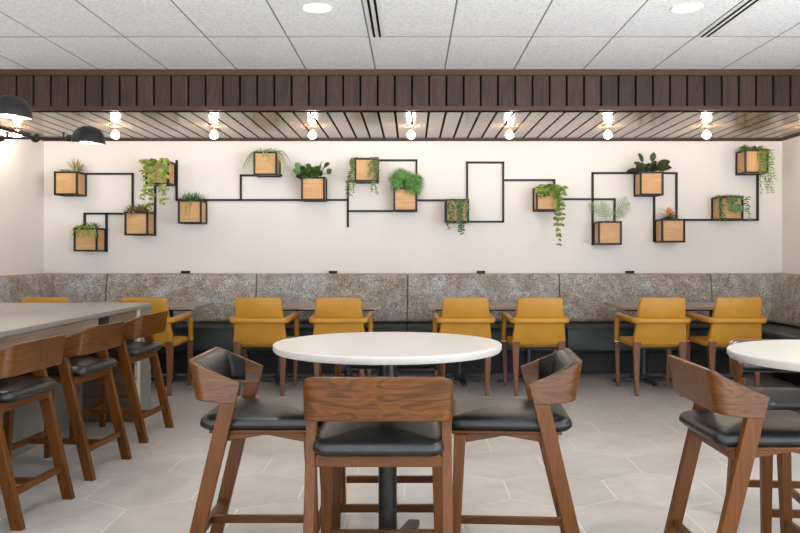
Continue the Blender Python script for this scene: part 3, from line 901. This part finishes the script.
# ------------------------------------------------------------------ counter stools (local +x is forward)
def make_stool(label):
    t = thing('bar_stool', label, 'stool', (0, 0, 0), 0, 'walnut counter stools')
    HW, T = 0.258, 0.02
    zt = lambda u: 0.769 + (0.242 - u) / 0.212 * 0.09
    # U-shaped back band: plan path of the outer face at top and bottom edges
    def path(off, top):
        ub = (0.03 if top else 0.058) + off; hw = HW - off; r = max(0.05 - off, 0.02)
        pts = []
        for s in (1, -1):
            seg = []
            us = [0.242, 0.2, 0.16] if top else [0.224, 0.19, 0.163]
            for u in us: seg.append((u, s * hw))
            for k_ in range(8):
                a = math.radians(90 / 7 * k_)
                seg.append((ub + r - r * math.sin(a), s * (hw - r + r * math.cos(a))))
            pts += seg if s == 1 else seg[::-1]
        return pts
    def strip(o1, o2, dt, db, sel=None):
        b = B(); rings = []
        ot, ob, it, ib = path(o1, True), path(o1, False), path(o2, True), path(o2, False)
        rng = range(len(ot)) if sel is None else sel
        for i in rng:
            z1 = zt(ot[i][0]) - dt
            z0 = 0.692 + max(0, 0.163 - ob[i][0]) / 0.1 * 0.012 + db
            rings.append([(ob[i][0], ob[i][1], z0), (ot[i][0], ot[i][1], z1), (it[i][0], it[i][1], zt(ot[i][0]) - dt), (ib[i][0], ib[i][1], z0)])
        loft(b, rings)
        return b
    obj('backrest', strip(0, T, 0, 0), M['stool_band'], t, 0.003, 40)
    # upholstered inner pad, rounded along its top, bottom and ends
    b = B(); rings = []
    po, pb, qo, qb = path(T - 0.002, True), path(T - 0.002, False), path(T + 0.034, True), path(T + 0.034, False)
    idx = list(range(2, len(po) - 2))
    for n_, i in enumerate(idx):
        endf = 0.35 if n_ in (0, len(idx) - 1) else (0.85 if n_ in (1, len(idx) - 2) else 1.0)
        ot, ob = Vector((po[i][0], po[i][1], zt(po[i][0]) + 0.001)), Vector((pb[i][0], pb[i][1], 0.708))
        it, ib = Vector((qo[i][0], qo[i][1], ot.z)), Vector((qb[i][0], qb[i][1], 0.708))
        ring = []
        for q_, w_ in ((0.0, 0.0), (0.0, 0.35), (0.02, 0.7), (0.08, 0.93), (0.2, 1.03), (0.5, 1.12), (0.8, 1.03), (0.92, 0.93), (0.98, 0.7), (1.0, 0.35), (1.0, 0.0)):
            o_ = ob.lerp(ot, q_); i_ = ib.lerp(it, q_)
            ring.append(o_.lerp(i_, w_ * endf))
        rings.append(ring)
    loft(b, rings)
    obj('back_pad', b, M['leather'], t, 0, 75)
    for s in (-1, 1):
        b = B()
        lf = lambda z: 0.055 + 0.187 * z / 0.769
        lr = lambda z: 0.161 * z / 0.692
        prism(b, [(lr(0), 0), (lf(0), 0), (lf(0.694), 0.694), (lr(0.694), 0.694)], 'y', s * (HW - 0.0005) - (0.036 if s > 0 else 0), s * (HW - 0.0005) + (0.036 if s < 0 else 0))
        obj('leg', b, M['stool_leg'], t, 0.003, 40)
        b = B(); tapered(b, (0.533, s * 0.2275, 0), (0.51, s * 0.2185, 0.567), (0.0165, 0.0175), (0.023, 0.025))
        obj('leg', b, M['stool_leg'], t, 0.003, 40)
    # seat frame with shaped side aprons
    b = B(); box(b, 0.11, 0.545, -0.216, 0.216, 0.566, 0.579)
    for s in (-1, 1):
        y0 = s * 0.2
        prism(b, [(0.13, 0.567), (0.13, 0.53), (0.17, 0.533), (0.325, 0.559), (0.345, 0.559), (0.47, 0.535), (0.487, 0.533), (0.487, 0.567)], 'y', y0 - 0.014, y0 + 0.014)
    box(b, 0.125, 0.15, -0.222, 0.222, 0.531, 0.567)
    prism(b, [(-0.194, 0.532), (0.194, 0.532), (0.194, 0.567), (-0.194, 0.567)], 'x', 0.496, 0.518)
    obj('seat_frame', b, M['stool_rail'], t, 0.003, 40)
    b = B(); pad(b, 0.066, 0.562, -0.229, 0.229, 0.579, 0.637, 0.055, 0.012, edge=0.034); obj('seat', b, M['leather'], t, 0, 60)
    lf0 = lambda z: (0.055 + 0.187 * z / 0.769 + 0.161 * z / 0.692) / 2
    uc = lf0(0.16)
    b = B(); box(b, uc - 0.011, uc + 0.011, -0.216, 0.216, 0.145, 0.178); obj('stretcher', b, M['stool_rail'], t, 0.002)
    b = B(); box(b, 0.515, 0.537, -0.21, 0.21, 0.145, 0.178); obj('stretcher', b, M['stool_rail'], t, 0.002)
    b = B(); box(b, uc + 0.011, 0.515, -0.012, 0.012, 0.143, 0.174); obj('stretcher', b, M['stool_rail'], t, 0.002)
    return t
st = [(-0.117, 2.74, PI / 2, 'walnut stool seen from behind, nearest the camera at the white round table'),
      (-0.914, 3.46, 0.0, 'walnut stool at the left of the central white round table'),
      (0.712, 3.42, PI - 0.065, 'walnut stool at the right of the central white round table'),
      (-0.107, 4.12, -PI / 2, 'walnut stool on the far side of the central round table, only its legs seen'),
      (1.028, 3.17, 0.012, 'walnut stool at the left of the right-hand round table, at the photo edge'),
      (1.80, 4.03, -PI / 2 - 0.1, 'walnut stool behind the right-hand round table, mostly hidden by the tabletop'),
      (-1.777, 4.03, PI - 0.07, 'walnut stool at the grey counter, nearest the camera, cut by the left photo edge'),
      (-1.765, 4.857, PI - 0.08, 'walnut stool at the grey counter, middle of the row of three'),
      (-1.764, 5.77, PI - 0.07, 'walnut stool at the far end of the grey counter')]
s0 = make_stool(st[0][3])
for i, (x, y, a, lb) in enumerate(st):
    if i == 0: s0.location = (x, y, 0); s0.rotation_euler = (0, 0, a)
    else: dup(s0, (x, y, 0), a, lb)

# ------------------------------------------------------------------ round tables
def round_table(label, loc):
    t = thing('round_table', label, 'table', loc, 0, 'white round counter tables')
    b = B(); lathe(b, [(0.444, 0.88), (0.459, 0.882), (0.466, 0.892), (0.466, 0.908), (0.463, 0.9115), (0.458, 0.912), (0.3, 0.912), (0.01, 0.912)], 96); obj('tabletop', b, M['white_top'], t, 0, 40)
    b = B(); lathe(b, [(0.05, 0.872), (0.15, 0.872), (0.15, 0.88), (0.01, 0.88)], 32)
    obj('mounting_plate', b, M['base_metal'], t)
    b = B(); lathe(b, [(0.038, 0.04), (0.038, 0.872)], 28); lathe(b, [(0.075, 0.04), (0.065, 0.065), (0.042, 0.075)], 28); obj('column', b, M['column'], t, 0, 40)
    for q in range(4):
        a = math.radians(76) + q * PI / 2
        ca, sa = math.cos(a), math.sin(a); rings = []
        for s, hw, z0, z1 in ((0.03, 0.034, 0.03, 0.062), (0.2, 0.03, 0.026, 0.052), (0.45, 0.026, 0.015, 0.042), (0.47, 0.022, 0.014, 0.038)):
            px, py = ca * s, sa * s
            rings.append([(px - sa * hw, py + ca * hw, z0), (px + sa * hw, py - ca * hw, z0), (px + sa * hw, py - ca * hw, z1), (px - sa * hw, py + ca * hw, z1)])
        b = B(); loft(b, rings); ft = obj('foot', b, M['base_metal'], t, 0.002)
        b = B(); lathe(b, [(0.018, 0.0), (0.018, 0.008), (0.008, 0.01), (0.008, 0.016)], 16, ca * 0.43, sa * 0.43); obj('glide', b, M['black_metal'], ft)
    return t
rt = round_table('white round pedestal table in the middle foreground', (-0.1, 3.37, 0))
dup(rt, (1.662, 3.03, 0), 0, 'white round pedestal table cut by the right photo edge')

# ------------------------------------------------------------------ grey counter table at left
t = thing('counter_table', 'long grey quartz topped counter table along the left side', 'counter', (-2.66, 4.0, 0))
CX0, CX1, CY0, CY1, CZ = -3.26, -2.06, 0.9, 6.52, 0.885
ox, oy = 2.66, -4.0
def cbox(b, x0, x1, y0, y1, z0, z1): box(b, x0 + ox, x1 + ox, y0 + oy, y1 + oy, z0, z1)
b = B(); cbox(b, CX0, CX1, CY0, CY1, CZ - 0.03, CZ); obj('countertop', b, M['quartz'], t, 0.003)
b = B(); cbox(b, CX0 + 0.02, CX1 - 0.02, CY0 + 0.02, CY1 - 0.33, CZ - 0.125, CZ - 0.03); obj('apron', b, M['apron'], t, 0.002)
b = B(); cbox(b, CX0 + 0.05, -2.49, CY0 + 0.3, CY1 - 0.32, 0.0, CZ - 0.125); obj('body_panel', b, M['grey_panel'], t, 0.003)
b = B()
for q in range(4):
    cbox(b, -3.2, CX1 - 0.035, 6.2, 6.25, 0.004 + q * 0.19, 0.004 + q * 0.19 + 0.184)
obj('end_panel', b, M['end_wood'], t, 0.002)
b = B(); cbox(b, CX0 + 0.01, CX1 - 0.012, 6.25, CY1 - 0.01, 0.0, CZ - 0.03); obj('end_leg', b, M['grey_panel'], t, 0.002)
b = B(); cbox(b, CX1 - 0.035, CX1 - 0.012, 6.19, 6.25, 0.0, CZ - 0.03); ec = obj('edge_strip', b, M['cream_edge'], t, 0.001)
b = B()
for q in range(6):
    z = 0.12 + q * 0.105
    cbox(b, CX1 - 0.028, CX1 - 0.019, 6.187, 6.19, z, z + 0.009)
obj('pin_holes', b, M['black_gap'], ec)
b = B(); cbox(b, CX1 - 0.022, CX1 - 0.012, 5.44, 5.61, CZ - 0.087, CZ - 0.038); ob = obj('outlet', b, M['black_metal'], t, 0.002); ob['label'] = 'black power outlet'

# ------------------------------------------------------------------ black dome lamps over the counter
t = thing('dome_chandelier', 'black pipe light fixture with dome shades above the grey counter', 'lamp', (-2.48, 4.4, 2.037))
b = B()
sweep(b, [(0, y, 0) for y in (1.0, 0.5, 0.0, -0.5, -1.3)], 0.011, 0.011, 10)
obj('main_pipe', b, M['black_metal'], t, 0, 60)
for y in (-0.9, 0.35):
    b = B(); sweep(b, [(0, y, 0.0), (0, y, 0.4), (0, y, ZC - 2.037 - 0.02)], 0.009, 0.009, 10); st_ = obj('stem', b, M['black_metal'], t, 0, 60)
    b = B(); lathe(b, [(0.06, ZC - 2.037), (0.06, ZC - 2.037 - 0.02), (0.012, ZC - 2.037 - 0.035)], 24, 0, y); obj('ceiling_cup', b, M['black_metal'], st_)
for y in (1.0, -0.045, -1.09):
    b = B(); lathe(b, [(0.002, -0.03), (0.017, -0.025), (0.028, -0.012), (0.03, 0), (0.028, 0.012), (0.017, 0.025), (0.002, 0.03)], 20)
    jb = obj('ball_joint', b, M['black_metal'], t, 0, 60, loc=(0, y, 0))
    for s in (-1, 1):
        b = B()
        sweep(b, [(s * 0.02, y, 0), (s * 0.13, y, 0.0), (s * 0.225, y, 0.0)], 0.009, 0.009, 10)
        arm = obj('arm', b, M['black_metal'], t, 0, 60)
        b = B(); lathe(b, [(0.006, 0.0), (0.006, 0.03), (0.012, 0.03), (0.012, 0.036), (0.005, 0.04)], 14, s * 0.185, y); obj('knob', b, M['black_metal'], arm)
        b = B(); sweep(b, [(s * 0.21, y, -0.001), (s * 0.25, y, -0.003), (s * 0.285, y, -0.006)], 0.022, 0.022, 16); obj('socket', b, M['black_metal'], arm, 0, 40)
        # dome shade, opening downward, tipped slightly outward
        sh = B()
        prof_o = [(0.014, 0.078), (0.04, 0.074), (0.068, 0.06), (0.09, 0.036), (0.102, 0.006), (0.107, -0.026), (0.108, -0.034)]
        prof_i = [(0.104, -0.033), (0.098, 0.004), (0.086, 0.031), (0.065, 0.054), (0.038, 0.067), (0.01, 0.07)]
        lathe(sh, prof_o, 36); n_o = len(sh.faces)
        # inside shell
        lathe(sh, prof_i, 36)
        sh.faces.ensure_lookup_table()
        dele = []
        for f in sh.faces:
            zc = f.calc_center_median().z
            if len(f.verts) > 4 and zc < -0.02: dele.append(f)
        for f in list(sh.faces)[n_o:]: f.material_index = 1
        bmesh.ops.delete(sh, geom=dele, context='FACES')
        o = obj('shade', sh, [M['black_metal'], M['white_inside']], t, 0, 50, loc=(s * 0.35, y, 0.0))
        o.rotation_euler = (0, s * 0.07, 0)
        b = B(); lathe(b, [(0.012, 0.055), (0.016, 0.03), (0.032, 0.01), (0.036, -0.008), (0.026, -0.026), (0.002, -0.032)], 20); obj('bulb', b, M['dome_bulb'], o, 0, 80)

# ------------------------------------------------------------------ light and camera
W = bpy.data.worlds.new('World'); bpy.context.scene.world = W
W.use_nodes = True
# daylight outdoors: soft sky above, brighter lower half added to light the ceiling
wt = W.node_tree
bg = wt.nodes['Background']
tc = wt.nodes.new('ShaderNodeTexCoord'); sx_ = wt.nodes.new('ShaderNodeSeparateXYZ')
wr = wt.nodes.new('ShaderNodeValToRGB')
wr.color_ramp.elements[0].position = 0.47; wr.color_ramp.elements[0].color = (0.92, 0.96, 1.0, 1)
wr.color_ramp.elements[1].position = 0.53; wr.color_ramp.elements[1].color = (0.24, 0.27, 0.31, 1)
ma = wt.nodes.new('ShaderNodeMapRange'); ma.inputs['From Min'].default_value = -1; ma.inputs['From Max'].default_value = 1
wt.links.new(tc.outputs['Generated'], sx_.inputs[0]); wt.links.new(sx_.outputs['Z'], ma.inputs['Value'])
wt.links.new(ma.outputs['Result'], wr.inputs['Fac']); wt.links.new(wr.outputs['Color'], bg.inputs['Color'])
bg.inputs['Strength'].default_value = 6.4

def area(name, loc, rot, sx, sy, power, col):
    l = bpy.data.lights.new(name, 'AREA'); l.shape = 'RECTANGLE'; l.size = sx; l.size_y = sy
    l.energy = power; l.color = col
    o = bpy.data.objects.new(name, l); C.objects.link(o); o.location = loc; o.rotation_euler = rot
    return o
def spot(x, y, power=70):
    l = bpy.data.lights.new('downlight_beam', 'SPOT'); l.energy = power; l.spot_size = math.radians(110); l.spot_blend = 0.8
    l.shadow_soft_size = 0.09; l.color = (1.0, 0.97, 0.92)
    o = bpy.data.objects.new('downlight_beam', l); C.objects.link(o); o.location = (x, y, ZC - 0.02)
for x, y in holes: spot(x, y)
area('window_daylight', (XR + 0.2, 1.4, 1.5), (0, PI / 2, 0), 2.2, 4.8, 110, (0.8, 0.9, 1.0))

cam = bpy.data.cameras.new('Camera'); co = bpy.data.objects.new('Camera', cam); C.objects.link(co)
co.location = (0, 0, 1.28); co.rotation_euler = (PI / 2, 0, 0)
cam.sensor_width = 36; cam.lens = 820 / 800 * 36
cam.shift_x = -12 / 800; cam.shift_y = -13.5 / 800
cam.clip_start = 0.05
sc = bpy.context.scene
sc.camera = co
sc.view_settings.view_transform = 'Standard'; sc.view_settings.look = 'None'
sc.view_settings.exposure = 0.5; sc.view_settings.gamma = 1.0
sc.view_settings.use_curve_mapping = False
sc.cycles.max_bounces = 10
